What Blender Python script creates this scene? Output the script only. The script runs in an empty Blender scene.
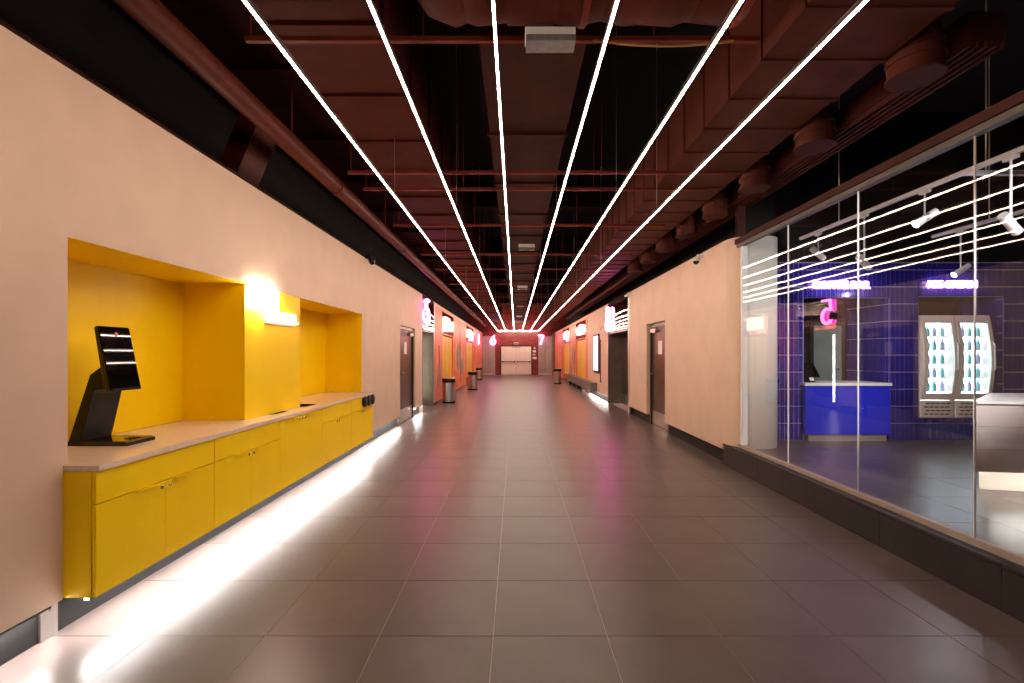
import bpy, bmesh, math, random
from mathutils import Vector, Matrix
random.seed(7)
PI = math.pi
S = bpy.context.scene
C = S.collection

# ------------------------------------------------------------------ camera, world, exposure
cam_d = bpy.data.cameras.new('camera'); cam = bpy.data.objects.new('camera', cam_d); C.objects.link(cam)
cam.location = (0, 0, 1.485); cam.rotation_euler = (PI/2, 0, 0)
cam_d.sensor_width = 36; cam_d.lens = 465/1024*36
cam_d.shift_x = -3.5/1024; cam_d.shift_y = 12.5/1024
cam_d.clip_start = 0.05; cam_d.clip_end = 100
S.camera = cam
W = bpy.data.worlds.new('world'); S.world = W; W.use_nodes = True
W.node_tree.nodes['Background'].inputs[0].default_value = (0.02, 0.015, 0.018, 1)
W.node_tree.nodes['Background'].inputs[1].default_value = 0.3
S.view_settings.view_transform = 'Standard'; S.view_settings.look = 'None'
S.view_settings.gamma = 1; S.view_settings.use_curve_mapping = False
S.view_settings.exposure = 0.2
LED_POWER = 60.0

# ------------------------------------------------------------------ materials
def mat(name, col, rough=0.5, metal=0.0, var=0.0, vscale=8.0, bump=0.0, bscale=60.0, emit=None, power=0.0, spec=0.5, coat=0.0, stretch=None, col2=None):
    m = bpy.data.materials.new(name); m.use_nodes = True
    nt = m.node_tree; b = nt.nodes['Principled BSDF']
    b.inputs['Base Color'].default_value = (*col, 1)
    b.inputs['Roughness'].default_value = rough; b.inputs['Metallic'].default_value = metal
    b.inputs['Specular IOR Level'].default_value = spec; b.inputs['Coat Weight'].default_value = coat
    b.inputs['Coat Roughness'].default_value = 0.05
    tc = nt.nodes.new('ShaderNodeTexCoord'); mp = nt.nodes.new('ShaderNodeMapping')
    nt.links.new(tc.outputs['Object'], mp.inputs[0])
    if stretch: mp.inputs['Scale'].default_value = stretch
    if var or col2:
        n = nt.nodes.new('ShaderNodeTexNoise'); n.inputs['Scale'].default_value = vscale; n.inputs['Detail'].default_value = 5
        nt.links.new(mp.outputs[0], n.inputs['Vector'])
        r = nt.nodes.new('ShaderNodeValToRGB'); e = r.color_ramp.elements
        e[0].position = .32; e[1].position = .68
        e[0].color = (*[c*(1-var) for c in col], 1); e[1].color = (*[min(1, c*(1+var)) for c in (col2 or col)], 1)
        nt.links.new(n.outputs['Fac'], r.inputs[0]); nt.links.new(r.outputs[0], b.inputs['Base Color'])
    if bump:
        n2 = nt.nodes.new('ShaderNodeTexNoise'); n2.inputs['Scale'].default_value = bscale; n2.inputs['Detail'].default_value = 4
        nt.links.new(mp.outputs[0], n2.inputs['Vector'])
        bp = nt.nodes.new('ShaderNodeBump'); bp.inputs['Strength'].default_value = bump; bp.inputs['Distance'].default_value = 0.02
        nt.links.new(n2.outputs['Fac'], bp.inputs['Height']); nt.links.new(bp.outputs[0], b.inputs['Normal'])
    if emit:
        b.inputs['Emission Color'].default_value = (*emit, 1); b.inputs['Emission Strength'].default_value = power
    return m

def glass_mat(name, tint=(0.97, 0.98, 1.0), ior=1.5):
    m = bpy.data.materials.new(name); m.use_nodes = True
    nt = m.node_tree; nt.nodes.clear()
    o = nt.nodes.new('ShaderNodeOutputMaterial'); mx = nt.nodes.new('ShaderNodeMixShader')
    f = nt.nodes.new('ShaderNodeFresnel'); f.inputs[0].default_value = ior
    t = nt.nodes.new('ShaderNodeBsdfTransparent'); t.inputs[0].default_value = (*tint, 1)
    g = nt.nodes.new('ShaderNodeBsdfGlossy'); g.inputs['Roughness'].default_value = 0.0
    ge = nt.nodes.new('ShaderNodeNewGeometry'); iv = nt.nodes.new('ShaderNodeMix'); iv.inputs['A'].default_value = ior; iv.inputs['B'].default_value = 1/ior
    nt.links.new(ge.outputs['Backfacing'], iv.inputs['Factor']); nt.links.new(iv.outputs['Result'], f.inputs[0])   # same outside IOR on both faces of the thin pane
    nt.links.new(f.outputs[0], mx.inputs[0]); nt.links.new(t.outputs[0], mx.inputs[1]); nt.links.new(g.outputs[0], mx.inputs[2])
    nt.links.new(mx.outputs[0], o.inputs[0]); return m

M = {
 'plaster': mat('peach_plaster', (.69, .505, .385), .62, var=.04, vscale=3, bump=.05, bscale=220),
 'plaster_lit': mat('peach_plaster_lit', (.88, .83, .73), .6, var=.03, vscale=3, bump=.05, bscale=220),  # wall plaster in a paler tone, standing in for white light on it
 'tile': mat('dark_porcelain', (.098, .074, .068), .33, var=.13, vscale=2.4, bump=.04, bscale=90, spec=.5),
 'grout': mat('pale_grout', (.38, .31, .29), .85, var=.1, vscale=20),
 'plinth': mat('black_plinth_tile', (.016, .014, .014), .6, var=.2, vscale=4, spec=.2),
 'plinth_grey': mat('grey_toe_kick', (.010, .009, .009), .8, var=.1, vscale=6, spec=.15),
 'kerb': mat('kerb_tile', (.020, .016, .017), .5, var=.2, vscale=4, bump=.05),
 'yellow': mat('yellow_laminate', (1.0, .665, .001), .45, spec=.25, var=.03, vscale=5, bump=.02, bscale=140, stretch=(1, 1, .15)),
 'yellow_dark': mat('yellow_edge', (.85, .56, .003), .45, var=.03),
 'carcass': mat('cabinet_carcass', (.28, .16, .01), .6, var=.05),
 'pink_paint': mat('pink_mural_paint', (.75, .25, .24), .45, var=.1, vscale=4), 'wine_paint': mat('wine_mural_paint', (.22, .03, .035), .45, var=.1, vscale=4),
 'stone': mat('pale_stone_top', (.80, .64, .53), .12, var=.04, vscale=30),
 'black_gloss': mat('black_gloss_plastic', (.004, .003, .004), .025, var=.1, vscale=8),
 'black': mat('black_plastic', (.006, .005, .006), .4, var=.1, vscale=20, spec=.25),
 'red_dot': mat('red_enamel', (.5, .05, .05), .3, var=.05),
 'duct': mat('red_painted_duct', (.055, .008, .0035), .6, spec=.12, var=.22, vscale=3.0, bump=.12, bscale=14),
 'duct_dark': mat('dark_red_duct', (.030, .0055, .003), .6, spec=.12, var=.25, vscale=3.0, bump=.12, bscale=12),
 'duct_right': mat('brown_duct', (.075, .0185, .0115), .6, spec=.12, var=.18, vscale=3.0, bump=.1, bscale=12),
 'pipe': mat('red_pipe_paint', (.075, .013, .006), .5, spec=.12, var=.2, vscale=5),
 'strut': mat('red_strut_paint', (.13, .022, .014), .45, spec=.12, var=.15, vscale=9),
 'void': mat('black_soffit', (.005, .003, .003), .9, var=.3, vscale=2),
 'chrome': mat('chrome', (.75, .73, .72), .16, 1.0, var=.04, vscale=9),
 'steel': mat('brushed_steel', (.52, .50, .48), .3, 1.0, var=.1, vscale=14, stretch=(12, 12, .4)),
 'steel_dark': mat('dark_metal_door', (.12, .10, .095), .30, .8, var=.12, vscale=6, stretch=(6, 6, .5)),
 'portal': mat('bronze_portal', (.22, .19, .15), .34, .7, var=.1, vscale=4),
 'mirror_wavy': mat('wavy_polished_steel', (.36, .29, .28), .02, 1.0, var=.03, vscale=2, bump=.25, bscale=1.3),
 'alu': mat('aluminium', (.62, .58, .55), .35, .9, var=.05, vscale=20),
 'frame_grey': mat('dark_bronze_frame', (.085, .068, .06), .5, 0, var=.05, vscale=20),
 'rail': mat('beige_rail', (.34, .27, .23), .5, 0, var=.05, vscale=20),
 'frame_red': mat('dark_red_frame', (.05, .013, .010), .5, spec=.12, var=.15, vscale=6),
 'led': mat('led_warm_white', (1, .9, .8), .5, emit=(1, .77, .61), power=LED_POWER, var=.01),
 'led_cool': mat('led_white', (1, 1, 1), .5, emit=(1, .95, .90), power=260, var=.01),
 'led_wall': mat('led_white_low', (1, 1, 1), .5, emit=(1, .95, .90), power=200, var=.01),
 'led_soft': mat('led_soft_white', (1, 1, 1), .5, emit=(1, .93, .80), power=14, var=.01),
 'led_room': mat('led_island', (1, 1, 1), .5, emit=(1, .96, .86), power=60, var=.01),
 'neon': mat('neon_pink_core', (1, .6, .8), .4, emit=(1, .22, .60), power=16, var=.01),
 'neon_back': mat('neon_magenta_halo', (1, .1, .5), .4, emit=(1, .02, .34), power=34, var=.01),
 'neon_white': mat('neon_white_pink', (1, .9, .95), .4, emit=(1, .50, .80), power=9, var=.01),
 'sign_warm': mat('sign_warm_white', (1, .9, .8), .4, emit=(1, .90, .74), power=45, var=.01),
 'sign_hot': mat('sign_hot_orange', (1, .6, .4), .4, emit=(1, .22, .14), power=16, var=.01),
 'screen': mat('lit_poster_screen', (1, .9, .95), .3, emit=(1, .72, .86), power=1.3, var=.02),
 'mural': mat('orange_mural_paint', (.70, .115, .05), .42, var=.08, vscale=.9, col2=(.74, .22, .11), stretch=(1, 1, .6)),
 'mural_grey': mat('grey_mural_paint', (.28, .24, .25), .5, var=.15, vscale=5),
 'amber': mat('amber_panel', (.80, .50, .02), .3, var=.1, vscale=2.5),
 'red_tile': None,
 'white_door': mat('white_painted_door', (.82, .74, .66), .45, var=.03, vscale=3),
 'grey_panel': mat('grey_clad_panel', (.40, .36, .34), .4, .3, var=.08, vscale=2),
 'grey_bench': mat('grey_bench', (.15, .135, .13), .5, var=.1, vscale=5),
 'blue_tile': mat('blue_glazed_tile', (.026, .020, .235), .14, var=.22, vscale=2.2, coat=.4),
 'blue_grout': mat('lilac_grout', (.42, .37, .62), .8, var=.1, vscale=30),
 'blue': mat('blue_gloss_panel', (.02, .03, .62), .12, var=.05, vscale=3, coat=.6),
 'white': mat('white_gloss', (.82, .80, .78), .25, var=.03, vscale=6),
 'cream': mat('cream_plastic', (.85, .77, .66), .35, var=.03, vscale=8),
 'white_oak': mat('white_washed_wood', (.66, .58, .54), .32, var=.08, vscale=3, stretch=(.6, .6, 9)),
 'fridge_light': mat('fridge_backlight', (1, 1, 1), .5, emit=(.80, .96, 1.0), power=6, var=.01),
 'shelf': mat('wire_shelf_white', (.75, .8, .8), .4, var=.05),
 'bottle_teal': mat('teal_bottle', (.30, .62, .64), .2, var=.1),
 'bottle_violet': mat('violet_bottle', (.45, .42, .68), .2, var=.1),
 'grille': mat('dark_slot', (.05, .045, .04), .7, var=.1),
 'greenish': mat('grey_green_door', (.22, .25, .22), .4, var=.08, vscale=3),
 'spot_white': mat('white_spot_body', (.72, .68, .68), .4, var=.03),
 'lens': mat('lamp_lens', (1, 1, 1), .3, emit=(1, .97, .95), power=60, var=.01),
 'lens_dim': mat('lamp_lens_off_axis', (1, 1, 1), .3, emit=(1, .97, .95), power=8, var=.01),
 'diffuser': mat('clear_ribbed_diffuser', (.15, .14, .135), .12, var=.12, vscale=22, bump=.2, bscale=60),
 'paper': mat('white_notice', (.8, .78, .76), .6, var=.03),
 'glass': glass_mat('partition_glass'),
 'cable': mat('ochre_cable', (.30, .13, .03), .6, var=.1),
}
def red_tile():
    m = mat('red_brick_tile', (.26, .03, .025), .3)
    nt = m.node_tree; b = nt.nodes['Principled BSDF']
    tc = nt.nodes.new('ShaderNodeTexCoord'); mp = nt.nodes.new('ShaderNodeMapping'); mp.inputs['Rotation'].default_value = (PI/2, 0, 0)
    k = nt.nodes.new('ShaderNodeTexBrick'); k.inputs['Scale'].default_value = 1
    k.inputs['Color1'].default_value = (.30, .035, .03, 1); k.inputs['Color2'].default_value = (.20, .022, .02, 1); k.inputs['Mortar'].default_value = (.09, .03, .03, 1)
    k.inputs['Brick Width'].default_value = .24; k.inputs['Row Height'].default_value = .12; k.inputs['Mortar Size'].default_value = .012
    nt.links.new(tc.outputs['Object'], mp.inputs[0]); nt.links.new(mp.outputs[0], k.inputs[0]); nt.links.new(k.outputs['Color'], b.inputs['Base Color'])
    return m
M['red_tile'] = red_tile()

# ------------------------------------------------------------------ mesh helpers (world coordinates)
def nb(): return bmesh.new()
def box(bm, x0, x1, y0, y1, z0, z1, bev=0.0):
    v = [bm.verts.new((x, y, z)) for x in (x0, x1) for y in (y0, y1) for z in (z0, z1)]
    fs = [(0, 1, 3, 2), (4, 6, 7, 5), (0, 4, 5, 1), (2, 3, 7, 6), (0, 2, 6, 4), (1, 5, 7, 3)]
    nf = [bm.faces.new([v[i] for i in f]) for f in fs]
    if bev:
        es = list({e for f in nf for e in f.edges})
        bmesh.ops.bevel(bm, geom=es, offset=bev, segments=2, affect='EDGES', profile=.6)
    return bm
def prism(bm, pts, axis, a, b):
    """pts: 2D polygon; axis 'x' -> pts=(y,z), 'y' -> (x,z), 'z' -> (x,y)"""
    def P(p, t): return {'x': (t, p[0], p[1]), 'y': (p[0], t, p[1]), 'z': (p[0], p[1], t)}[axis]
    A = [bm.verts.new(P(p, a)) for p in pts]; B = [bm.verts.new(P(p, b)) for p in pts]
    n = len(pts); bm.faces.new(A); bm.faces.new(B[::-1])
    for i in range(n): bm.faces.new((A[i], B[i], B[(i+1) % n], A[(i+1) % n]))
    return bm
def tube(bm, path, r, seg=10, cap=True):
    path = [Vector(p) for p in path]; rings = []; n = len(path)
    up = None
    for i, p in enumerate(path):
        t = (path[min(i+1, n-1)] - path[max(i-1, 0)]).normalized()
        if up is None:
            up = Vector((0, 0, 1)) if abs(t.z) < .9 else Vector((1, 0, 0))
        u = t.cross(up)
        if u.length < 1e-4: u = t.cross(Vector((0, 1, 0)))
        u.normalize(); w = u.cross(t).normalized(); up = w
        rr = r[i] if isinstance(r, (list, tuple)) else r
        rings.append([bm.verts.new(p + rr*(math.cos(2*PI*k/seg)*u + math.sin(2*PI*k/seg)*w)) for k in range(seg)])
    for a, b in zip(rings, rings[1:]):
        for k in range(seg): bm.faces.new((a[k], a[(k+1) % seg], b[(k+1) % seg], b[k]))
    if cap: bm.faces.new(rings[0][::-1]); bm.faces.new(rings[-1])
    return bm
def lathe(bm, prof, c, axis='z', seg=24):
    rings = []
    for r, h in prof:
        ring = []
        for k in range(seg):
            a = 2*PI*k/seg; u, w = r*math.cos(a), r*math.sin(a)
            ring.append(bm.verts.new({'z': (c[0]+u, c[1]+w, c[2]+h), 'x': (c[0]+h, c[1]+u, c[2]+w), 'y': (c[0]+u, c[1]+h, c[2]+w)}[axis]))
        rings.append(ring)
    for a, b in zip(rings, rings[1:]):
        for k in range(seg): bm.faces.new((a[k], a[(k+1) % seg], b[(k+1) % seg], b[k]))
    bm.faces.new(rings[0][::-1]); bm.faces.new(rings[-1])
    return bm

WL = {}
def obj(name, bm, m, parent=None, smooth=False, kind=None, label=None):
    bmesh.ops.recalc_face_normals(bm, faces=bm.faces)
    if parent is not None and parent.name in WL: bmesh.ops.translate(bm, verts=bm.verts, vec=-WL[parent.name])
    me = bpy.data.meshes.new(name); bm.to_mesh(me); bm.free()
    if smooth:
        for p in me.polygons: p.use_smooth = True
        try: me.set_sharp_from_angle(angle=math.radians(40))
        except Exception: pass
    me.materials.append(M[m]); o = bpy.data.objects.new(name, me); C.objects.link(o)
    if parent is not None:
        o.parent = parent
        if parent.name in WL: WL[o.name] = WL[parent.name].copy()
    if kind: o['kind'] = kind
    if label: o['label'] = label
    return o
def thing(name, label, cat, loc=(0, 0, 0), group=None):
    o = bpy.data.objects.new(name, None); C.objects.link(o); o.location = loc
    o.empty_display_size = .1; WL[o.name] = Vector(loc)
    o['label'] = label; o['category'] = cat
    if group: o['group'] = group
    return o
def tag(o, label, cat, group=None):
    o['label'] = label; o['category'] = cat
    if group: o['group'] = group
    return o
def struct(name, bm, m, label=None, parent=None):
    o = obj(name, bm, m, parent)
    if parent is None: o['kind'] = 'structure'
    if label: o['label'] = label
    return o
def sroot(name, loc, label=None):
    o = bpy.data.objects.new(name, None); C.objects.link(o); o.location = loc; WL[o.name] = Vector(loc)
    o['kind'] = 'structure'
    if label: o['label'] = label
    return o
def text_bm(s, size, depth, fn):
    """flat lettering mesh; local (u right, v up, w out) mapped to world by fn; centred on the origin"""
    cu = bpy.data.curves.new('t', 'FONT'); cu.body = s; cu.size = size; cu.extrude = depth/2; cu.offset = size*.018
    cu.align_x = 'CENTER'; cu.align_y = 'CENTER'; cu.resolution_u = 3
    o = bpy.data.objects.new('t', cu); C.objects.link(o); bpy.context.view_layer.update()
    me = bpy.data.meshes.new_from_object(o.evaluated_get(bpy.context.evaluated_depsgraph_get()))
    bm = nb(); bm.from_mesh(me); bpy.data.objects.remove(o); bpy.data.curves.remove(cu); bpy.data.meshes.remove(me)
    for v in bm.verts: v.co = Vector(fn(v.co.x, v.co.y, v.co.z))
    return bm

YB, YE = -4.0, 33.2          # corridor ends
XL, XR = -2.37, 2.80         # wall faces
ZB, ZT = 0.2, 3.0            # wall bottom / top

# ------------------------------------------------------------------ floor
fl = struct('floor', box(nb(), -3.4, 3.5, YB, YE+.3, -.15, -.003), 'grout')
TX0, TY0, T = -2.517, 2.449-1.2, .6
tm = bpy.data.meshes.new('tile'); b_ = box(nb(), .002, T-.002, .002, T-.002, -.012, 0); b_.to_mesh(tm); b_.free(); tm.materials.append(M['tile'])
for j in range(33):
    for i in range(9):
        o = bpy.data.objects.new('tile', tm); C.objects.link(o); o.location = (TX0+i*T, TY0+j*T, 0); o.parent = fl
rest = nb()
for j in list(range(-8, 0)) + list(range(33, 54)):
    for i in range(9):
        x, y = TX0+i*T, TY0+j*T; box(rest, x+.0015, x+T-.0015, y+.0015, min(y+T-.0015, YE), -.012, 0)
obj('distant_tiles', rest, 'tile', fl, kind='stuff')
# raised floor of the bar behind the glass
RF = .27
rf = struct('floor_bar', box(nb(), 2.88, 8.2, -1.0, 7.6, -.1, RF-.003), 'grout')
tm2 = tm
for j in range(10):
    for i in range(9):
        o = bpy.data.objects.new('tile', tm2); C.objects.link(o); o.location = (2.90+i*T-.03, 7.55-(j+1)*T, RF); o.parent = rf

# ------------------------------------------------------------------ left wall with niche
bm = nb(); x0 = XL-.10
for (a, b, z0, z1) in ((YB, 2.434, ZB, .904), (YB, 2.46, .904, ZT), (2.46, 7.18, 2.105, ZT), (7.18, 9.54, .904, ZT), (7.186, 9.54, ZB, .904), (9.54, 10.97, 2.08, ZT), (10.97, 11.80, ZB, ZT), (13.45, YE, 2.9, ZT)):
    box(bm, x0, XL, a, b, z0, z1)
wl = struct('wall_left', bm, 'plaster')
XN = -2.93
bm = nb()
box(bm, XN-.03, XN, 2.43, 7.21, .902, 2.135)                 # back
box(bm, XN, XL-.002, 2.43, 2.462, .902, 2.135); box(bm, XN, XL-.002, 7.178, 7.21, .902, 2.135)
box(bm, XN, XL-.001, 2.462, 7.178, 2.104, 2.135)             # head
obj('niche_lining', bm, 'yellow', wl, label='yellow laminate lining of the recessed niche')
obj('niche_pillar', box(nb(), XN, XL-.012, 4.09, 5.14, .901, 2.104), 'yellow', wl, label='yellow pillar dividing the niche')
# plinth under the wall, metal portal and mural on the left
bm = nb()
for a, b in ((YB, 9.54), (10.97, 11.8)): box(bm, -2.52, -2.45, a, b, 0, ZB+.02)
for k in range(9): pass
struct('baseboard_left', bm, 'plinth_grey')
struct('wall_outer_left', box(nb(), -3.5, -3.4, YB, YE+.3, 0, 4.95), 'void')
struct('wall_outer_right', box(nb(), 3.62, 3.72, 7.62, YE+.3, 0, 4.95), 'void')
struct('ceiling', box(nb(), -3.5, 8.3, YB-.1, YE+.4, 4.95, 5.05), 'void')
struct('wall_front', box(nb(), -3.5, 8.3, YB-.1, YB, 0, 4.95), 'plaster')
struct('wall_bar_right', box(nb(), 8.2, 8.3, YB, 7.7, 0, 4.95), 'void')

# ------------------------------------------------------------------ right wall with rounded end
def arc(cx, cy, r, a0, a1, n=8): return [(cx+r*math.cos(a0+(a1-a0)*k/n), cy+r*math.sin(a0+(a1-a0)*k/n)) for k in range(n+1)]
XI = 3.46; YN = 5.95; R = .27
bm = nb()
pts = [(XR, 8.71)] + arc(XR+R, YN+R, R, PI, 1.5*PI) + arc(XI-R, YN+R, R, 1.5*PI, 2*PI) + [(XI, 6.6), (XR+.16, 6.6), (XR+.16, 8.71)]
prism(bm, pts, 'z', ZB, ZT)
for (a, b, z0, z1) in ((8.71, 9.94, 2.12, ZT), (9.94, 11.55, ZB, ZT), (14.1, 17.95, ZB, ZT), (17.95, YE, 2.9, ZT)):
    box(bm, XR, XR+.16, a, b, z0, z1)
wr = struct('wall_right', bm, 'plaster')
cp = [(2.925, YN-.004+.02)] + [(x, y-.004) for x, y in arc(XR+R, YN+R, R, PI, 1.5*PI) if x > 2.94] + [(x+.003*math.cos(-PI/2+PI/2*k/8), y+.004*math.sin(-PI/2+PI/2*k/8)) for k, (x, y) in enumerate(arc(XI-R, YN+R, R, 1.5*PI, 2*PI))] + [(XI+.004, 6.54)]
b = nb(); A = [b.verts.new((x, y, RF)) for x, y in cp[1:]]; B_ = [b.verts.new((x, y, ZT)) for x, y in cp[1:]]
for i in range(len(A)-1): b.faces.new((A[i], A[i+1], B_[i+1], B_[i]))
ic = obj('lit_end_face', b, 'plaster_lit', wr, True, label='end face of the wall inside the glass, coloured lighter as if lit'); ic.modifiers.new('thickness', 'SOLIDIFY').thickness = .003  # thin shell over the same wall; its brightness under white light is painted in
bm = nb()
for a, b in ((6.3, 8.71), (9.94, 11.5), (14.1, 17.95)): box(bm, XR+.07, XR+.14, a, b, 0, ZB+.02)
struct('baseboard_right', bm, 'plinth')

# ------------------------------------------------------------------ kerb and glass partition
kb = sroot('trim_1', (XR, 2.5, 0), 'dark tiled kerb carrying the glass partition')
obj('kerb_core', box(nb(), XR+.012, 2.9, -1.0, 6.3, 0, RF), 'kerb', kb)
for k in range(8):
    y = 6.28-(k+1)*.9
    obj('kerb_tile', box(nb(), XR, XR+.014, y+.002, y+.898, .002, RF-.016), 'kerb', kb)
    obj('kerb_cap', box(nb(), XR-.004, 2.875, y+.002, y+.898, RF-.012, RF+.012, .004), 'kerb', kb)
XG = 2.90
win = sroot('window_1', (XG, 2.5, RF), 'frameless glass partition in front of the blue tiled bar')
obj('bottom_rail', box(nb(), XG-.022, XG+.022, -1.0, 6.02, RF+.012, RF+.055, .004), 'rail', win)
obj('top_frame', box(nb(), XG-.03, XG+.03, -1.0, 6.05, 2.862, 2.905), 'frame_grey', win)
obj('top_channel', box(nb(), XG-.05, XG+.06, -1.0, 6.05, 2.906, 2.97), 'frame_red', win)
obj('end_post', box(nb(), XG-.012, XG+.06, 5.93, 5.965, RF+.055, 2.862), 'white', win)
ys = [5.93, 4.945, 3.935, 2.935, 1.935, .935, -.065, -1.0]
for a, b in zip(ys[1:], ys): 
    obj('pane', box(nb(), XG-.005, XG+.005, a+.006, b-.006, RF+.04, 2.87), 'glass', win)
for y in ys[1:-1]:
    obj('pane_joint', box(nb(), XG-.006, XG+.006, y-.002, y+.002, RF+.055, 2.862), 'white', win, label='pale sealed joint between two panes')

# ------------------------------------------------------------------ bar back wall: dark slab with two openings, tiled in blue
YW = 6.55
opn = [(4.06, 5.27, RF, 2.28), (5.68, 6.88, .58, 2.30)]
def slab(bm, x0, x1, z0, z1, y0, y1, holes):
    xs = sorted({x0, x1, *[h[0] for h in holes], *[h[1] for h in holes]}); zs = sorted({z0, z1, *[h[2] for h in holes], *[h[3] for h in holes]})
    for a, b in zip(xs, xs[1:]):
        for c, d in zip(zs, zs[1:]):
            mx, mz = (a+b)/2, (c+d)/2
            if not any(h[0] < mx < h[1] and h[2] < mz < h[3] for h in holes): box(bm, a, b, y0, y1, c, d)
bw = struct('wall_bar_back', (lambda b: (slab(b, 3.40, 8.2, RF-.01, 2.78, YW+.006, YW+.1, opn), b)[1])(nb()), 'blue_grout')
struct('wall_bar_upper', box(nb(), 3.3, 8.2, YW+.1, YW+.2, 2.5, 4.95), 'void')
def tiles(name, parent, u0, u1, v0, v1, w, h, place, holes=(), m='blue_tile'):
    bm = nb(); nu, nv = int(math.ceil((u1-u0)/w-1e-6)), int(math.ceil((v1-v0)/h-1e-6)); g = .005
    for i in range(nu):
        for j in range(nv):
            a, b = u0+i*w+g, min(u0+(i+1)*w, u1)-g; c, d = v0+j*h+g, min(v0+(j+1)*h, v1)-g
            bits = [(a, b, c, d)]
            for H in holes:
                nbits = []
                for (p, q, r, s) in bits:
                    if q <= H[0] or p >= H[1] or s <= H[2] or r >= H[3]: nbits.append((p, q, r, s)); continue
                    if p < H[0]: nbits.append((p, H[0], r, s))
                    if q > H[1]: nbits.append((H[1], q, r, s))
                    pp, qq = max(p, H[0]), min(q, H[1])
                    if s > H[3]: nbits.append((pp, qq, H[3], s))
                    if r < H[2]: nbits.append((pp, qq, r, H[2]))
                bits = nbits
            for (p, q, r, s) in bits:
                if q-p > .006 and s-r > .006: place(bm, p, q, r, s)
    return obj(name, bm, m, parent, kind='stuff')
tiles('wall_tiles', bw, 3.40, 8.18, RF, 2.77, .065, .24, lambda b, p, q, r, s: box(b, p, q, YW-.004, YW+.008, r, s), opn)
# kiosk recess: tiled right cheek, dark back
rc = sroot('wall_kiosk', (4.6, 7.4, RF), 'recess behind the blue counter')
obj('cheek', box(nb(), 5.276, 5.34, YW+.1, 7.5, RF, 2.6), 'blue_grout', rc)
tiles('cheek_tiles', rc, YW+.01, 7.4, RF, 2.5, .065, .24, lambda b, p, q, r, s: box(b, 5.264, 5.278, p, q, r, s))
obj('recess_back', box(nb(), 3.6, 5.34, 7.4, 7.5, RF, 2.6), 'void', rc)
obj('recess_head', box(nb(), 3.6, 5.34, YW+.1, 7.5, 2.42, 2.6), 'void', rc)
d = sroot('door_6', (4.95, 7.38, RF), 'grey green door seen behind the blue counter')
obj('leaf', box(nb(), 4.72, 5.16, 7.36, 7.395, RF, 1.93), 'greenish', d)
obj('frame', (lambda b: (box(b, 4.66, 4.715, 7.35, 7.398, RF, 1.99), box(b, 5.165, 5.21, 7.35, 7.398, RF, 1.99), box(b, 4.715, 5.165, 7.35, 7.398, 1.935, 1.99), b)[3])(nb()), 'steel_dark', d)
obj('door_handle', tube(nb(), [(5.10, 7.36, 1.25), (5.10, 7.32, 1.25), (5.02, 7.32, 1.25)], .011, 8), 'chrome', d)
# fridge niche lining
nc = sroot('wall_niche', (6.28, 7.3, .58), 'dark niche housing the display fridges')
b = nb(); box(b, 5.60, 6.96, 7.25, 7.32, .5, 2.4); box(b, 5.60, 5.675, YW+.1, 7.25, .5, 2.4); box(b, 6.885, 6.96, YW+.1, 7.25, .5, 2.4); box(b, 5.675, 6.885, YW+.1, 7.25, 2.305, 2.4); box(b, 5.675, 6.885, YW+.1, 7.25, .5, .575)
obj('lining', b, 'void', nc)
tiles('cheek_tiles', nc, YW+.01, 7.2, .58, 2.3, .065, .24, lambda b, p, q, r, s: box(b, 6.872, 6.886, p, q, r, s))

# ------------------------------------------------------------------ ends of the corridor
wb = struct('wall_back', box(nb(), -3.4, 3.6, YE, YE+.1, 0, 4.95), 'red_tile', 'dark red tiled end wall')
for sx in (-1, 1):
    xa, xb = (-2.36, -1.44) if sx < 0 else (1.62, 2.60)
    for k in range(2):
        w = (xb-xa)/2
        obj('clad_panel', box(nb(), xa+k*w+.01, xa+(k+1)*w-.01, YE-.10, YE-.001, .12, 2.75), 'grey_panel', wb)
    obj('panel_plinth', box(nb(), xa, xb, YE-.09, YE-.001, 0, .115), 'alu', wb)
    if sx > 0: obj('corner_return', box(nb(), 2.61, 2.8, YE-.3, YE-.001, 0, 2.9), 'portal', wb)
d = sroot('door_3', (.06, YE-.03, 0), 'white double doors with crash bars at the corridor end')
for k, (xa, xb) in enumerate(((-1.02, .045), (.055, 1.12))):
    lf = obj('leaf', box(nb(), xa, xb, YE-.06, YE-.004, .02, 2.02), 'white_door', d)
    obj('crash_bar', (lambda b: (tube(b, [(xa+.06, YE-.13, .94), (xb-.06, YE-.13, .94)], .03, 8), box(b, xa+.05, xa+.15, YE-.13, YE-.06, .88, 1.0), box(b, xb-.15, xb-.05, YE-.13, YE-.06, .88, 1.0), b)[3])(nb()), 'steel_dark', lf)
    obj('closer', box(nb(), (xa if k else xb-.3), (xa+.3 if k else xb), YE-.12, YE-.06, 1.93, 2.0), 'steel', lf)
obj('frame', (lambda b: (box(b, -1.09, -1.025, YE-.08, YE-.002, 0, 2.09), box(b, 1.125, 1.19, YE-.08, YE-.002, 0, 2.09), box(b, -1.025, 1.125, YE-.08, YE-.002, 2.025, 2.09), b)[3])(nb()), 'frame_red', d)
o = thing('exit_light', 'small pale emergency light over the white double doors', 'light', (.05, YE-.08, 2.12))
obj('housing', box(nb(), -.1, .2, YE-.1, YE-.003, 2.16, 2.30, .01), 'white', o); obj('diffuser', box(nb(), -.08, .18, YE-.12, YE-.1, 2.18, 2.26), 'diffuser', o)
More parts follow.
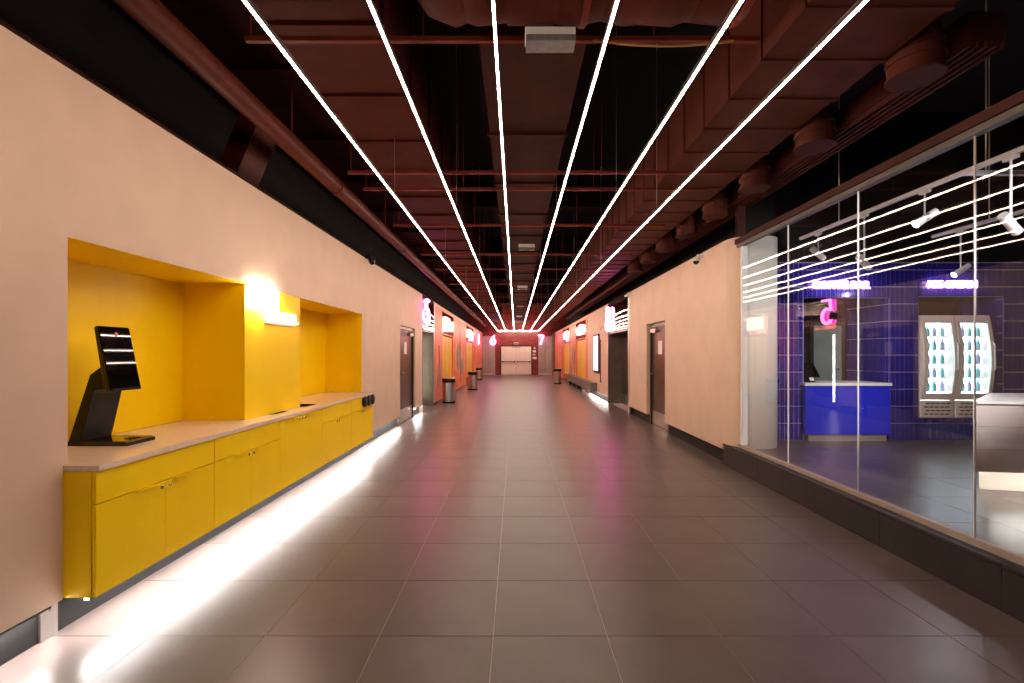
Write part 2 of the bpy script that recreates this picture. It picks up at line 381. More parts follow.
for k, (x, z, w, h) in enumerate(((1.36, 1.90, .16, .10), (1.34, 1.68, .24, .15), (1.32, 1.45, .2, .1), (1.36, 1.20, .28, .16))):
    o = obj('notice', box(nb(), x-w/2, x+w/2, YE-.012, YE-.001, z-h/2, z+h/2), 'paper')
    tag(o, ['topmost', 'second from top', 'third from top', 'lowest'][k]+' small white notice on red tiles right of the double doors', 'notice', 'notices beside the double doors')

# ------------------------------------------------------------------ side doors
def side_door(name, label, sgn, xw, y0, y1, ztop, inset, sign=True):
    """door in a corridor wall: xw wall face, sgn outward direction of the wall"""
    d = sroot(name, (xw+sgn*inset, (y0+y1)/2, 0), label)
    X = lambda t: xw+sgn*t
    def B(b, t0, t1, ya, yb, z0, z1, bv=0): return box(b, min(X(t0), X(t1)), max(X(t0), X(t1)), ya, yb, z0, z1, bv)
    b = nb(); f = .07
    B(b, inset-.03, inset+.08, y0, y0+f, 0, ztop); B(b, inset-.03, inset+.08, y1-f, y1, 0, ztop); B(b, inset-.03, inset+.08, y0+f, y1-f, ztop-f, ztop)
    obj('frame', b, 'steel_dark', d)
    b = nb(); B(b, inset-.03, -.0, y0, y0+.012, 0.2, ztop) if 0 else None
    b.free()
    lf = obj('leaf', B(nb(), inset, inset+.05, y0+f+.004, y1-f-.004, .012, ztop-f-.004), 'steel_dark', d)
    obj('kick_plate', B(nb(), inset-.006, inset, y0+f+.03, y1-f-.03, .03, .30), 'steel', lf)
    yh = y1-f-.12 if sgn > 0 else y0+f+.12
    dr = -1 if sgn > 0 else 1
    h = tube(nb(), [(X(inset), yh, 1.08), (X(inset-.05), yh, 1.08), (X(inset-.055), yh+dr*.14, 1.08)], .012, 8)
    obj('handle', h, 'chrome', lf, True)
    if sign: obj('notice', B(nb(), inset-.004, inset, (y0+y1)/2-.12, (y0+y1)/2+.12, 1.48, 1.75), 'paper', lf, label='white paper notice')
    b = nb(); ym = (y0+y1)/2
    B(b, inset-.07, inset, y1-f-.45, y1-f-.12, ztop-f-.12, ztop-f-.05)
    tube(b, [(X(inset-.05), y1-f-.2, ztop-f-.04), (X(inset-.16), y1-f-.35, ztop-f-.035), (X(inset-.03), y1-f-.5, ztop-f-.03)], .012, 6)
    obj('closer', b, 'steel', lf)
    obj('backing', B(nb(), inset+.06, inset+.1, y0-.05, y1+.05, 0, ztop+.05), 'void', d)
    return d
side_door('door_1', 'dark metal door in the left wall past the yellow cabinets', -1, XL, 9.54, 10.97, 2.08, .06)
side_door('door_2', 'dark metal door set deep in the right peach wall', 1, XR, 8.71, 9.94, 2.12, .10)
obj('door_reveal', (lambda b: (box(b, XR+.16, XR+.24, 8.63, 8.709, ZB, ZT), box(b, XR+.16, XR+.24, 9.941, 10.02, ZB, ZT), box(b, XR+.16, XR+.24, 8.709, 9.941, 2.121, 2.2), b)[3])(nb()), 'plaster', wr)

# hall portals: metal-lined recess with a door on its side wall and a wavy polished panel above
def portal(name, dname, label, dlabel, sgn, xw, y0, y1, depth, glow):
    X = lambda t: xw+sgn*t
    def B(b, t0, t1, ya, yb, z0, z1): return box(b, min(X(t0), X(t1)), max(X(t0), X(t1)), ya, yb, z0, z1)
    r = sroot(name, (X(depth), (y0+y1)/2, 0), label)
    obj('far_jamb', B(nb(), 0, depth, y1-.05, y1, 0, 2.13), 'portal', r); obj('near_jamb', B(nb(), 0, depth, y0, y0+.05, 0, 2.13), 'portal', r)
    obj('lintel', B(nb(), .02, depth, y0+.05, y1-.05, 2.08, 2.13), 'portal', r)
    obj('header_panel', B(nb(), -.012, .03, y0, y1, 2.135, 2.97), 'mirror_wavy', r, label='wavy polished metal panel above the recess')
    d = sroot(dname, (X(depth), (y0+y1)/2, 0), dlabel)
    obj('leaf', B(nb(), depth, depth+.05, y0+.01, y1-.01, 0, 2.12), 'steel_dark', d)
    obj('kick_plate', B(nb(), depth-.006, depth, y0+.1, y1-.1, .03, .3), 'steel', d)
    ym = y0+.75
    if glow:
        obj('light_strip', B(nb(), depth-.02, depth, y0+.70, y0+.76, .2, 2.02), 'led_soft', d, label='vertical glowing strip on the door')
    b = nb(); tube(b, [(X(depth), y1-.35, 1.05), (X(depth-.06), y1-.35, 1.05), (X(depth-.06), y1-.2, 1.05)], .014, 8)
    obj('handle', b, 'chrome', d, True)
portal('trim_2', 'door_4', 'bronze recess with polished header on the left wall', 'recessed hall door under the neon five', -1, XL, 11.80, 13.45, .42, True)
portal('trim_3', 'door_5', 'bronze recess with polished header on the right wall', 'recessed hall door on the right wall', 1, XR, 11.55, 14.1, .42, False)
obj('corner_post', box(nb(), XR-.01, XR+.03, 11.40, 11.54, 0, 2.97), 'alu', wr)

# ------------------------------------------------------------------ mural walls beyond the portals
def mural(sgn, xw, y0, portals, nm, lbl):
    X = lambda t: xw+sgn*t
    def B(b, t0, t1, ya, yb, z0, z1): return box(b, min(X(t0), X(t1)), max(X(t0), X(t1)), ya, yb, z0, z1)
    b = nb(); y = y0
    for (a, c) in portals:
        B(b, 0, .1, y, a, .05, 2.9); B(b, 0, .1, a, c, 2.12, 2.9); y = c
    B(b, 0, .1, y, YE-.12, .05, 2.9)
    w = struct(nm, b, 'mural', lbl)
    for (a, c) in portals:
        obj('jamb', B(nb(), .1, .42, c, c+.06, 0, 2.2), 'mural', w)
        obj('jamb', B(nb(), .1, .42, a-.06, a, 0, 2.2), 'mural', w)
        obj('lintel', B(nb(), .1, .42, a, c, 2.12, 2.2), 'mural', w)
        obj('header_panel', B(nb(), -.01, 0, a-.1, c+.1, 2.16, 2.86), 'mirror_wavy', w, label='polished metal header')
        n = 3; wd = (c-a)/n
        for k in range(n): obj('amber_panel', B(nb(), .40, .43, a+k*wd+.01, a+(k+1)*wd-.01, 0.02, 2.12), 'amber', w, label='amber panel in the recess')
        # panels in front of the recess lining, lit amber, set near the face
        for k in range(n): obj('amber_shutter', B(nb(), .04, .08, a+k*wd+.02, a+(k+1)*wd-.02, .35, 2.08), 'amber', w)
    return w
ml = mural(-1, XL, 13.45, [(15.1, 17.6), (22.5, 26.0)], 'wall_mural_left', 'orange red mural wall on the left')
mr = mural(1, XR, 17.95, [(18.6, 21.4), (24.3, 27.0)], 'wall_mural_right', 'orange red mural wall on the right')
def blob(cy, cz, ry, rz, n=14, seed=1):
    rnd = random.Random(seed); return [(cy+ry*(.75+.4*rnd.random())*math.cos(2*PI*k/n), cz+rz*(.75+.4*rnd.random())*math.sin(2*PI*k/n)) for k in range(n)]
for (sgn, xw, par, spots) in ((-1, XL, ml, ((19.3, 1.35, .7, .55, 1), (20.6, .9, .5, .4, 2), (14.3, .8, .25, .4, 5))), (1, XR, mr, ((22.6, 1.4, .55, .5, 3), (23.4, .8, .4, .35, 4)))):
    for (cy, cz, ry, rz, sd) in spots:
        b = nb(); x1 = xw-sgn*.012; prism(b, blob(cy, cz, ry, rz, seed=sd), 'x', min(xw, x1), max(xw, x1)); obj('painted_shape', b, 'mural_grey', par, label='grey painted shape')

for (sgn, xw, par, ylist) in ((-1, XL, ml, (13.9, 14.5, 18.2, 18.9, 20.0, 21.2, 21.9, 27.0, 28.2, 30.0)), (1, XR, mr, (18.2, 21.9, 22.9, 23.7, 27.6, 28.6, 30.0))):
    for k, yb in enumerate(ylist):
        w = .10+.05*(k % 3); sl = (.5, -.35, .7)[k % 3]; za, zb = .3+.3*(k % 4), 1.5+.25*(k % 5); x1 = xw-sgn*(.006+.001*(k % 3))
        b = nb(); prism(b, [(yb, za), (yb+w, za), (yb+w+sl*.5, zb), (yb+sl*.5, zb)], 'x', min(xw, x1), max(xw, x1))
        obj('painted_stroke', b, ('pink_paint', 'wine_paint', 'amber')[k % 3], par, label='slanting painted stroke')
# glowing hall signs over the amber recesses
def lit_sign(sgn, xw, y0, y1, zc, label, extra):
    X = lambda t: xw-sgn*t
    def B(b, t0, t1, ya, yb, z0, z1, bv=0): return box(b, min(X(t0), X(t1)), max(X(t0), X(t1)), ya, yb, z0, z1, bv)
    s = thing('glowing_sign', label, 'sign', (X(.02), (y0+y1)/2, zc-.3), 'signs over the amber recesses')
    obj('mount', B(nb(), .011, .03, y0, y1, zc-.1, zc+.1), 'alu', s)
    obj('light_box', B(nb(), .03, .09, y0, y0+(y1-y0)*.42, zc-.19, zc+.21, .02), 'sign_hot', s)
    b = nb(); cy = y0+(y1-y0)*.72; lathe(b, [(.16, 0), (.18, .02), (.18, .04), (.16, .06)], (min(X(.03), X(.09)), cy, zc-.02), 'x', 20)
    obj('light_disc', b, 'sign_hot', s, True)
lit_sign(-1, XL, 15.2, 17.7, 2.5, 'glowing sign box and disc above the nearer amber recess, left wall', 0)
lit_sign(-1, XL, 23.0, 25.6, 2.5, 'glowing sign box and disc above the farther amber recess, left wall', 0)
lit_sign(1, XR, 19.2, 21.0, 2.5, 'glowing sign box and disc above the nearer amber recess, right wall', 0)
lit_sign(1, XR, 24.6, 26.8, 2.5, 'glowing sign box and disc above the farther amber recess, right wall', 0)

# ------------------------------------------------------------------ yellow cabinets
XF = -2.20; CZ0, CZ1 = .208, .868; CY0 = 2.452; CW = .9462
cab_lab = ['yellow wall-hung cabinet nearest the camera, beneath the black terminal', 'yellow drawer cabinet, second from the near end of the row',
 'yellow cabinet with two tall doors and no drawer, beneath the bin openings', 'yellow drawer cabinet, fourth from the near end of the row', 'yellow cabinet at the far end, behind the black round dispensers']
def handle(parent, y0, y1, z):
    b = nb(); box(b, XF-.004, XF+.020, y0, y1, z-.004, z, 0); box(b, XF+.017, XF+.020, y0, y1, z-.018, z-.0041)
    obj('edge_pull', b, 'yellow', parent)
def knob(parent, y, z):
    obj('lock', lathe(nb(), [(.0115, 0), (.0115, .006), (.008, .009)], (XF, y, z), 'x', 14), 'chrome', parent, True)
for k in range(5):
    y0, y1 = CY0+k*CW, CY0+(k+1)*CW; ym = (y0+y1)/2
    t = thing('base_cabinet', cab_lab[k], 'cabinet', (-2.5, ym, CZ0), 'row of yellow cabinets under the niche')
    obj('body', box(nb(), XN+.01, XF-.022, y0+.0005, y1-.0005, CZ0, CZ1), 'carcass', t)
    if k == 0:
        obj('end_panel', box(nb(), XN+.01, XF-.024, y0-.016, y0, CZ0, CZ1), 'yellow', t)
    g = .003; zs = .693 if k != 2 else CZ1-.002
    if k != 2:
        dr = obj('drawer', box(nb(), XF-.02, XF, y0+g-(.016 if k == 0 else 0), y1-g, zs+g, CZ1-.002, .0015), 'yellow', t)
    for s in (0, 1):
        a, b = (y0, ym) if s == 0 else (ym, y1)
        dm = obj('door', box(nb(), XF-.02, XF, a+g/(1 if s == 0 else 2)-(.016 if k == 0 and s == 0 else 0), b-g/(2 if s == 0 else 1), CZ0, zs-g, .0015), 'yellow', t)
        yh = (ym-.24, ym-.07) if s == 0 else (ym+.07, ym+.24)
        handle(dm, yh[0], yh[1], zs+.002 if k != 2 else zs-.012)
        knob(dm, ym-.035 if s == 0 else ym+.035, zs-.035)
# countertop with two waste openings
YC0, YC1 = CY0-.014, CY0+5*CW
b = nb(); holes = [(4.48, 4.76), (5.15, 5.45)]; hx0, hx1 = -2.50, -2.32
y = YC0; xs = (XN, XF+.016)
for a, c in holes:
    box(b, xs[0], xs[1], y, a, .870, .900); box(b, xs[0], hx0, a, c, .870, .900); box(b, hx1, xs[1], a, c, .870, .900); y = c
box(b, xs[0], xs[1], y, YC1, .870, .900)
bmesh.ops.remove_doubles(b, verts=b.verts, dist=1e-5)
ct = thing('countertop', 'long pale stone countertop across the yellow cabinets', 'countertop', (-2.5, 4.8, .87))
obj('slab', b, 'stone', ct)
for a, c in holes:
    b = nb(); z0 = .872
    for q in ((hx0+.001, hx0+.012, a+.001, c-.001), (hx1-.012, hx1-.001, a+.001, c-.001), (hx0+.012, hx1-.012, a+.001, a+.012), (hx0+.012, hx1-.012, c-.012, c-.001)): box(b, *q, z0, .902)
    box(b, hx0+.012, hx1-.012, a+.012, c-.012, z0, .876)
    obj('bin_opening', b, 'black', ct, label='black rimmed waste opening')
# three black round dispensers on the front of the last cabinet
pos = [6.72, 6.90, 7.08]
for i, y in enumerate(pos):
    t = thing('cup_dispenser', ['black round dispenser on the cabinet front, nearest of the three', 'black round dispenser on the cabinet front, middle of the three', 'black round dispenser on the cabinet front, farthest of the three'][i], 'dispenser', (XF, y, .80), 'round dispensers on the end cabinet')
    obj('body', lathe(nb(), [(.066, 0), (.066, .012), (.074, .016), (.074, .036), (.062, .044)], (XF+.001, y, .795), 'x', 24), 'black', t, True)
    obj('rim', lathe(nb(), [(.075, .022), (.079, .025), (.079, .031), (.075, .034)], (XF+.001, y, .795), 'x', 24), 'black_gloss', t, True)
    obj('mouth', lathe(nb(), [(.045, .0441), (.045, .049), (.03, .051)], (XF+.001, y, .795), 'x', 20), 'grille', t, True)

# black terminal on the countertop
t = thing('touch_terminal', 'glossy black freestanding terminal with tilted screen on the countertop', 'terminal', (-2.65, 3.06, .90))
Y0, Y1 = 2.945, 3.175; zc = .9005
b = nb(); prism(b, [(-2.86, zc), (-2.46, zc), (-2.46, zc+.022), (-2.49, zc+.030), (-2.83, zc+.034)], 'y', Y0, Y1); obj('base', b, 'black_gloss', t)
b = nb(); prism(b, [(-2.835, zc+.033), (-2.755, zc+.033), (-2.745, zc+.07), (-2.685, 1.23), (-2.665, 1.258), (-2.61, 1.262), (-2.635, 1.40), (-2.70, 1.352)], 'y', Y0+.006, Y1-.006); obj('column', b, 'black', t)
import mathutils
b = nb()
def head_pts(off, t0, t1):
    p0, p1 = Vector((-2.555, 1.245)), Vector((-2.640, 1.665)); n = Vector(((p1-p0).y, -(p1-p0).x)).normalized()
    a, c = p0+(p1-p0)*t0, p0+(p1-p0)*t1
    return a, c, n
a, c, n = head_pts(0, 0, 1)
prism(b, [tuple(a), tuple(c), tuple(c-n*.030), tuple(a+(c-a)*.06-n*.048)], 'y', Y0-.006, Y1+.006)
es = [e for e in b.edges]; bmesh.ops.bevel(b, geom=es, offset=.006, segments=2, affect='EDGES')
hd = obj('head', b, 'black_gloss', t, True)
a, c, n = head_pts(0, .06, .78)
b = nb(); prism(b, [tuple(a+n*.0012), tuple(c+n*.0012), tuple(c-n*.002), tuple(a-n*.002)], 'y', Y0+.012, Y1-.012); obj('screen', b, 'black_gloss', hd)
a, c, n = head_pts(0, .88, .88)
b = nb(); lathe(b, [(.013, 0), (.013, .003), (.010, .004)], (0, 0, 0), 'x', 14)
bmesh.ops.rotate(b, verts=b.verts, cent=(0, 0, 0), matrix=Matrix.Rotation(-math.atan2(n.y, n.x), 3, 'Y')); bmesh.ops.translate(b, verts=b.verts, vec=(a.x, 3.06, a.y)); obj('logo_button', b, 'red_dot', hd, label='small red round emblem')
for k in range(3):
    b = nb(); box(b, -2.55, -2.50, 3.03+k*.03, 3.045+k*.03, zc+.0285, zc+.034); obj('base_ridge', b, 'black', t)

# illuminated sign on the yellow pillar
t = thing('pillar_sign', 'small glowing white sign on the yellow pillar of the niche', 'sign', (XL, 4.6, 1.75))
obj('light_box', box(nb(), XL-.011, XL+.05, 4.11, 4.57, 1.90, 2.09, .012), 'sign_warm', t, label='bright white light box')
bm = text_bm('NATURAL', .135, .03, lambda u, v, w: (XL+.02+w, 4.69+u, 1.845+v)); obj('lettering', bm, 'neon_white', t, label='glowing raised letters')
obj('mount_bar', box(nb(), XL-.011, XL+.004, 4.40, 4.98, 1.775, 1.79), 'alu', t)

# ------------------------------------------------------------------ floor glow strips and end post
def strip(name, label, x0, x1, y0, y1, z, m='led_cool'):
    t = thing(name, label, 'light strip', ((x0+x1)/2, (y0+y1)/2, z))
    b = nb(); n = max(1, int((y1-y0)/.6)); d = (y1-y0)/n
    for k in range(n): box(b, x0, x1, y0+k*d, y0+(k+1)*d, z-.004, z+.002)
    obj('diffuser', b, m, t); c = nb(); box(c, x0-.005, x1+.005, y0, y1, z+.0021, z+.008); box(c, x0-.005, x0-.0015, y0, y1, z-.0055, z+.002); box(c, x1+.0015, x1+.005, y0, y1, z-.0055, z+.002); obj('channel', c, 'plinth', t)
strip('led_strip', 'white floor glow strip beneath the yellow cabinets', -2.262, -2.240, 2.44, 7.16, CZ0-.0085)
strip('led_strip', 'white floor glow strip beneath the left wall nearest the camera', -2.398, -2.380, -.6, 2.38, ZB-.0085, 'led_wall')
strip('led_strip', 'white floor glow strip beneath the left wall before the metal door', -2.398, -2.380, 7.22, 9.5, ZB-.0085, 'led_wall')
strip('led_strip', 'white floor glow strip beneath the left wall between door and recess', -2.398, -2.380, 11.0, 11.75, ZB-.0085, 'led_wall')
strip('led_strip', 'white floor glow strip beneath the right wall under the lit poster', 2.838, 2.852, 14.15, 17.9, ZB-.0085, 'led_wall')
t = thing('end_post', 'short aluminium bracket on the plinth left of the yellow cabinets', 'bracket', (-2.44, 2.43, 0))
obj('plate', box(nb(), -2.449, -2.435, 2.385, 2.475, 0, ZB-.001, .002), 'steel', t); obj('screw', lathe(nb(), [(.008, 0), (.008, .003), (.005, .004)], (-2.4349, 2.43, .15), 'x', 10), 'chrome', t)

# ------------------------------------------------------------------ ceiling LED lines
LX = [-1.222 + k*(1.58+1.222)/5 for k in range(6)]; LZ = 3.085; LY1 = 32.3
names = ['leftmost of the six ceiling lines, above the left side of the corridor', 'second from the left of the six ceiling lines', 'third from the left of the six ceiling lines',
         'fourth from the left of the six ceiling lines', 'fifth from the left of the six ceiling lines', 'rightmost of the six ceiling lines, below the brown duct']
for k, x in enumerate(LX):
    t = thing('led_line_light', 'white line light, '+names[k], 'ceiling light', (x, 15, LZ), 'six parallel ceiling lines')
    b = nb(); n = 36; y0 = .7; d = (LY1-y0)/n
    for q in range(n): box(b, x-.0055, x+.0055, y0+q*d, y0+(q+1)*d, LZ-.012, LZ-.006)
    bmesh.ops.remove_doubles(b, verts=b.verts, dist=1e-5)
    obj('diffuser', b, 'led', t); obj('housing', box(nb(), x-.007, x+.007, y0, LY1, LZ-.0055, LZ+.025), 'alu', t)
    for q in range(9):
        y = 1.3+q*3.4+(.5 if k % 2 else 0)
        obj('suspension_wire', tube(nb(), [(x, y, LZ+.025), (x, y, (3.664 if k == 0 else 3.524 if k in (2, 3) else 4.95))], .0028, 5), 'alu', t)
t = thing('led_line_light', 'short glowing cross line joining the far ends of the ceiling lines', 'ceiling light', (.18, LY1, LZ))
obj('diffuser', box(nb(), LX[0]-.02, LX[5]+.02, LY1+.001, LY1+.03, LZ-.02, LZ+.02), 'led', t)
for x in (LX[0], LX[5]): obj('suspension_wire', tube(nb(), [(x, LY1+.015, LZ+.02), (x, LY1+.015, 4.95)], .003, 5), 'alu', t)

# ------------------------------------------------------------------ ducts, pipes and struts overhead
def rect_duct(name, label, x0, x1, z0, z1, y0, y1, step, m, flange=.025):
    t = thing(name, label, 'duct', ((x0+x1)/2, (y0+y1)/2, z0))
    obj('trunk', box(nb(), x0, x1, y0, y1, z0, z1), m, t)
    n = int((y1-y0)/step)
    for k in range(1, n):
        y = y0+k*step; b = nb(); f = flange
        box(b, x0-f, x1+f, y-.014, y+.014, z0-f, z0-.0005); box(b, x0-f, x0-.0005, y-.014, y+.014, z0, z1); box(b, x1+.0005, x1+f, y-.014, y+.014, z0, z1)
        obj('flange', b, m, t)
    return t
rect_duct('ventilation_duct', 'wide dark red rectangular duct above the two leftmost ceiling lines', -1.66, -.90, 3.69, 4.40, 1.4, 31.0, .85, 'duct')
rect_duct('ventilation_duct', 'dark red rectangular duct over the corridor centre carrying emergency lights', -.24, .47, 3.55, 4.05, 3.10, 30.5, 1.25, 'duct_dark')
dr = rect_duct('ventilation_duct', 'brownish rectangular duct with round elbows above the rightmost ceiling line', 1.63, 2.44, 3.43, 4.10, 1.2, 27.0, .47, 'duct_right', .013)
for k in range(8):
    y = 3.05+k*1.02
    b = nb(); pth = [(2.44, y, 3.62), (2.50, y, 3.61), (2.56, y, 3.58), (2.60, y, 3.53), (2.615, y, 3.47), (2.62, y, 3.40), (2.62, y, 3.30)]
    tube(b, pth, .15, 18); e = obj('elbow', b, 'duct_right', dr, True)
    for q in range(1, 7):
        p, d_ = Vector(pth[q]), (Vector(pth[min(q+1, 6)])-Vector(pth[q-1])).normalized()
        obj('elbow_rib', tube(nb(), [p-d_*.01, p+d_*.01], .16, 18), 'duct_right', e, True)
# transverse sagging insulated duct close overhead
t = thing('insulated_duct', 'bulging fabric-wrapped red duct crossing overhead at the top of the picture', 'duct', (.9, 2.3, 3.4))
b = nb(); pth = []; rr = []
for k in range(37):
    x = -.62+k*.055; pth.append((x, 2.66, 3.74+.02*math.sin(k*1.3))); rr.append((.30 if k > 3 else .12+.05*k)*(1+.03*math.sin(k*1.9)) + (.03 if k in (12, 26) else 0))
tube(b, pth, rr, 20); obj('wrap', b, 'duct', t, True)
for x in (.4, 1.3): obj('strap', tube(nb(), [(x-.02, 2.66, 3.74), (x+.02, 2.66, 3.74)], .325, 20), 'strut', t, True)
obj('hanger', tube(nb(), [(.4, 2.66, 4.06), (.4, 2.66, 4.95)], .008, 6), 'strut', t); obj('hanger', tube(nb(), [(1.3, 2.66, 4.06), (1.3, 2.66, 4.95)], .008, 6), 'strut', t)
# left pipe with branch
t = thing('overhead_pipe', 'long dark red pipe running above the left wall', 'pipe', (-2.02, 14, 3.3))
obj('pipe_run', tube(nb(), [(-2.02, y, 3.37) for y in range(-3, 32)], .085, 16), 'pipe', t, True)
for k in range(10): obj('coupling', tube(nb(), [(-2.02, 2.2+k*3, 3.37), (-2.02, 2.34+k*3, 3.37)], .094, 16), 'pipe', t, True)
for k in range(10): obj('pipe_hanger', tube(nb(), [(-2.02, 1.2+k*3, 3.45), (-2.02, 1.2+k*3, 4.235)], .007, 6), 'strut', t)
t = thing('branch_duct', 'short slanting red duct dropping behind the left wall top', 'duct', (-2.6, 4.4, 2.98))
obj('trunk', prism(nb(), [(-2.80, 3.0), (-2.60, 3.0), (-2.30, 3.75), (-2.50, 3.75)], 'y', 4.25, 4.6), 'pipe', t); obj('flange', box(nb(), -2.82, -2.56, 4.22, 4.63, 3.02, 3.06), 'pipe', t)
t = thing('cable_conduit', 'thin dark conduit along the top of the left wall', 'conduit', (-2.425, 14, 3.0))
obj('conduit', tube(nb(), [(-2.425, y, 3.031) for y in range(-3, 33, 3)], .03, 10), 'duct_dark', t, True)
t = thing('cable_tray', 'wide dark tray of cables hung high left of the leftmost line', 'tray', (-1.85, 14, 4.0))
obj('tray', box(nb(), -3.2, -1.80, 1.0, 31, 4.30, 4.36), 'duct_dark', t)
for k in range(20): obj('rung', box(nb(), -3.2, -1.80, 1.5+k*1.5, 1.56+k*1.5, 4.24, 4.299), 'duct_dark', t)
# linear slot diffuser over the glass line
t = thing('slot_diffuser', 'long dark red linear air diffuser with thin slots above the glass partition', 'diffuser', (2.86, 5, 3.36))
obj('plenum', box(nb(), 2.82, 3.06, 2.9, 26, 3.44, 3.62), 'frame_red', t)
for k in range(5):
    x = 2.825+k*.055; obj('slat', box(nb(), x, x+.018, 2.9, 26, 3.405, 3.4395), 'duct_right', t)
t = thing('hanger_post', 'dark red vertical post between the air diffuser and rounded wall end', 'post', (2.93, 6.08, 3.0))
obj('post', box(nb(), 2.88, 2.98, 6.02, 6.10, 3.0, 3.404), 'frame_red', t); obj('plate', box(nb(), 2.84, 3.02, 5.99, 6.13, 3.0, 3.012), 'frame_red', t)
# cross struts
st = [(3.02, -1.75, 1.58, 'nearest the camera'), (4.86, -1.75, 2.2, 'second from the camera'), (5.35, -1.75, 2.2, 'third from the camera'), (6.85, -1.8, 2.2, 'fourth from the camera'), (8.85, -1.8, 2.2, 'fifth from the camera'), (10.4, -1.8, 2.2, 'sixth from the camera'), (12.6, -1.8, 2.2, 'seventh from the camera'), (15.5, -1.8, 2.2, 'eighth from the camera'), (18.2, -1.8, 2.2, 'ninth from the camera'), (21.5, -1.8, 2.2, 'farthest but one'), (25.5, -1.8, 2.2, 'farthest along the corridor')]
for (y, xa, xb, w) in st:
    z = 3.53 if y < 3.1 else 3.385
    t = thing('cross_strut', 'thin red strut hung across the ceiling, '+w, 'strut', ((xa+xb)/2, y, z), 'cross struts under the ducts')
    obj('channel', box(nb(), xa, xb, y-.016, y+.016, z-.02, z+.012), 'strut', t)
    for x in (-1.72, -.6, .9): obj('threaded_rod', tube(nb(), [(x, y, z+.012), (x, y, 4.95)], .005, 6), 'strut', t)
t = thing('sagging_cable', 'ochre cable drooping below the nearest strut', 'cable', (1.2, 2.99, 3.5))
obj('cable', tube(nb(), [(.5+.1*k, 2.99, 3.50-.035*math.sin(PI*k/9)) for k in range(10)], .008, 6), 'cable', t, True)
# dark beams across the far ceiling
for i, y in enumerate((9.5, 14.0, 18.5, 23.0, 27.5)):
    o = obj('roof_beam', box(nb(), -3.3, 3.5, y-.15, y+.15, 4.45, 4.93), 'duct_dark'); tag(o, 'dark red roof beam spanning above the ducts, '+['nearest the camera', 'second nearest', 'middle one of five', 'second farthest', 'farthest'][i], 'beam', 'roof beams above the ducts')

# emergency lights
for i, (y, w) in enumerate(((2.80, 'nearest the camera, largest of the row'), (8.7, 'second in the row'), (14.0, 'third in the row'), (19.5, 'fourth in the row'), (25.0, 'farthest in the row'))):
    z = 3.35 if i == 0 else 3.44; xc = .21
    t = thing('emergency_light', 'boxy ceiling emergency light, '+w, 'emergency light', (xc, y, z), 'emergency lights over the corridor centre')
    obj('housing', box(nb(), xc-.152, xc+.152, y-.005, y+.075, z+.03, z+.105, .006), 'white', t)
    obj('diffuser', box(nb(), xc-.148, xc+.148, y-.05, y+.07, z-.01, z+.029, .006), 'diffuser', t)
    obj('reflector', box(nb(), xc-.12, xc+.12, y-.049, y-.046, z+.0, z+.02), 'chrome', t)
    if i > 0: obj('stem', box(nb(), xc-.02, xc+.02, y+.02, y+.05, z+.105, 3.549), 'strut', t)
    else: obj('stem', box(nb(), xc-.03, xc+.03, y+.01, y+.04, z+.105, 3.465), 'strut', t)

# ------------------------------------------------------------------ surveillance cameras
def cctv(label, x, y, z, dx, body='white'):
    t = thing('surveillance_camera', label, 'camera', (x, y, z), 'surveillance cameras at the wall tops')
    obj('mount', box(nb(), min(x, x+dx*.09), max(x, x+dx*.09), y-.03, y+.03, z+.04, z+.09, .008), body, t)
    obj('dome_base', lathe(nb(), [(.05, 0), (.055, .02), (.05, .05), (.03, .06)], (x+dx*.10, y, z-.01), 'z', 18), body, t, True)
    obj('lens_dome', lathe(nb(), [(.012, -.045), (.030, -.035), (.042, -.015), (.045, 0)], (x+dx*.10, y, z-.011), 'z', 18), 'black_gloss', t, True)
cctv('white dome camera at the top of the right wall near its rounded end', XR, 6.95, 2.88, -1)
cctv('pale dome camera beside the polished header on the right wall', XR, 11.3, 2.88, -1)
cctv('black dome camera at the top of the left wall above the niche end', XL, 7.35, 2.95, 1, 'black')

# ------------------------------------------------------------------ neon numerals
def stroke(d):
    A = lambda cx, cy, rx, ry, a0, a1, n: [(cx+rx*math.cos(math.radians(a0+(a1-a0)*k/n)), cy+ry*math.sin(math.radians(a0+(a1-a0)*k/n))) for k in range(n+1)]
    return {'5': [(.24, .42), (-.16, .42), (-.20, .06)] + A(-.0, -.13, .24, .25, 120, -145, 14),
            '6': [(.14, .42), (.02, .26)] + A(0, -.16, .23, .24, 150, 510, 22),
            '7': [(-.24, .40), (.24, .40), (-.04, -.42)],
            '8': A(0, .20, .19, .20, 270, 630, 18) + A(0, -.20, .23, .22, 90, 450, 20)}[d]
def numeral(d, label, fn, size, loc):
    t = thing('neon_numeral', label, 'neon sign', loc, 'pink neon hall numbers')
    p = [Vector(fn(u*size, v*size, .07)) for u, v in stroke(d)]; q = [Vector(fn(u*size, v*size, .03)) for u, v in stroke(d)]
    obj('tube', tube(nb(), p, .036*size/.75, 8), 'neon', t, True)
    obj('halo', tube(nb(), q, .022*size/.75, 6), 'neon_back', t, True)
numeral('5', 'pink neon numeral five over the left hall recess', lambda u, v, w: (XL+.012+w, 12.08+u, 2.56+v), .76, (XL, 12.08, 2.2))
numeral('8', 'pink neon numeral over the right hall recess', lambda u, v, w: (XR-.012-w, 13.72-u, 2.52+v), .80, (XR, 13.72, 2.2))
numeral('6', 'pink neon numeral six on the end wall', lambda u, v, w: (-1.60+u, YE-.10-w, 2.48+v), .76, (-1.6, YE-.1, 2.1))
numeral('7', 'pink neon numeral seven on the end wall', lambda u, v, w: (1.80+u, YE-.10-w, 2.50+v), .78, (1.8, YE-.1, 2.1))
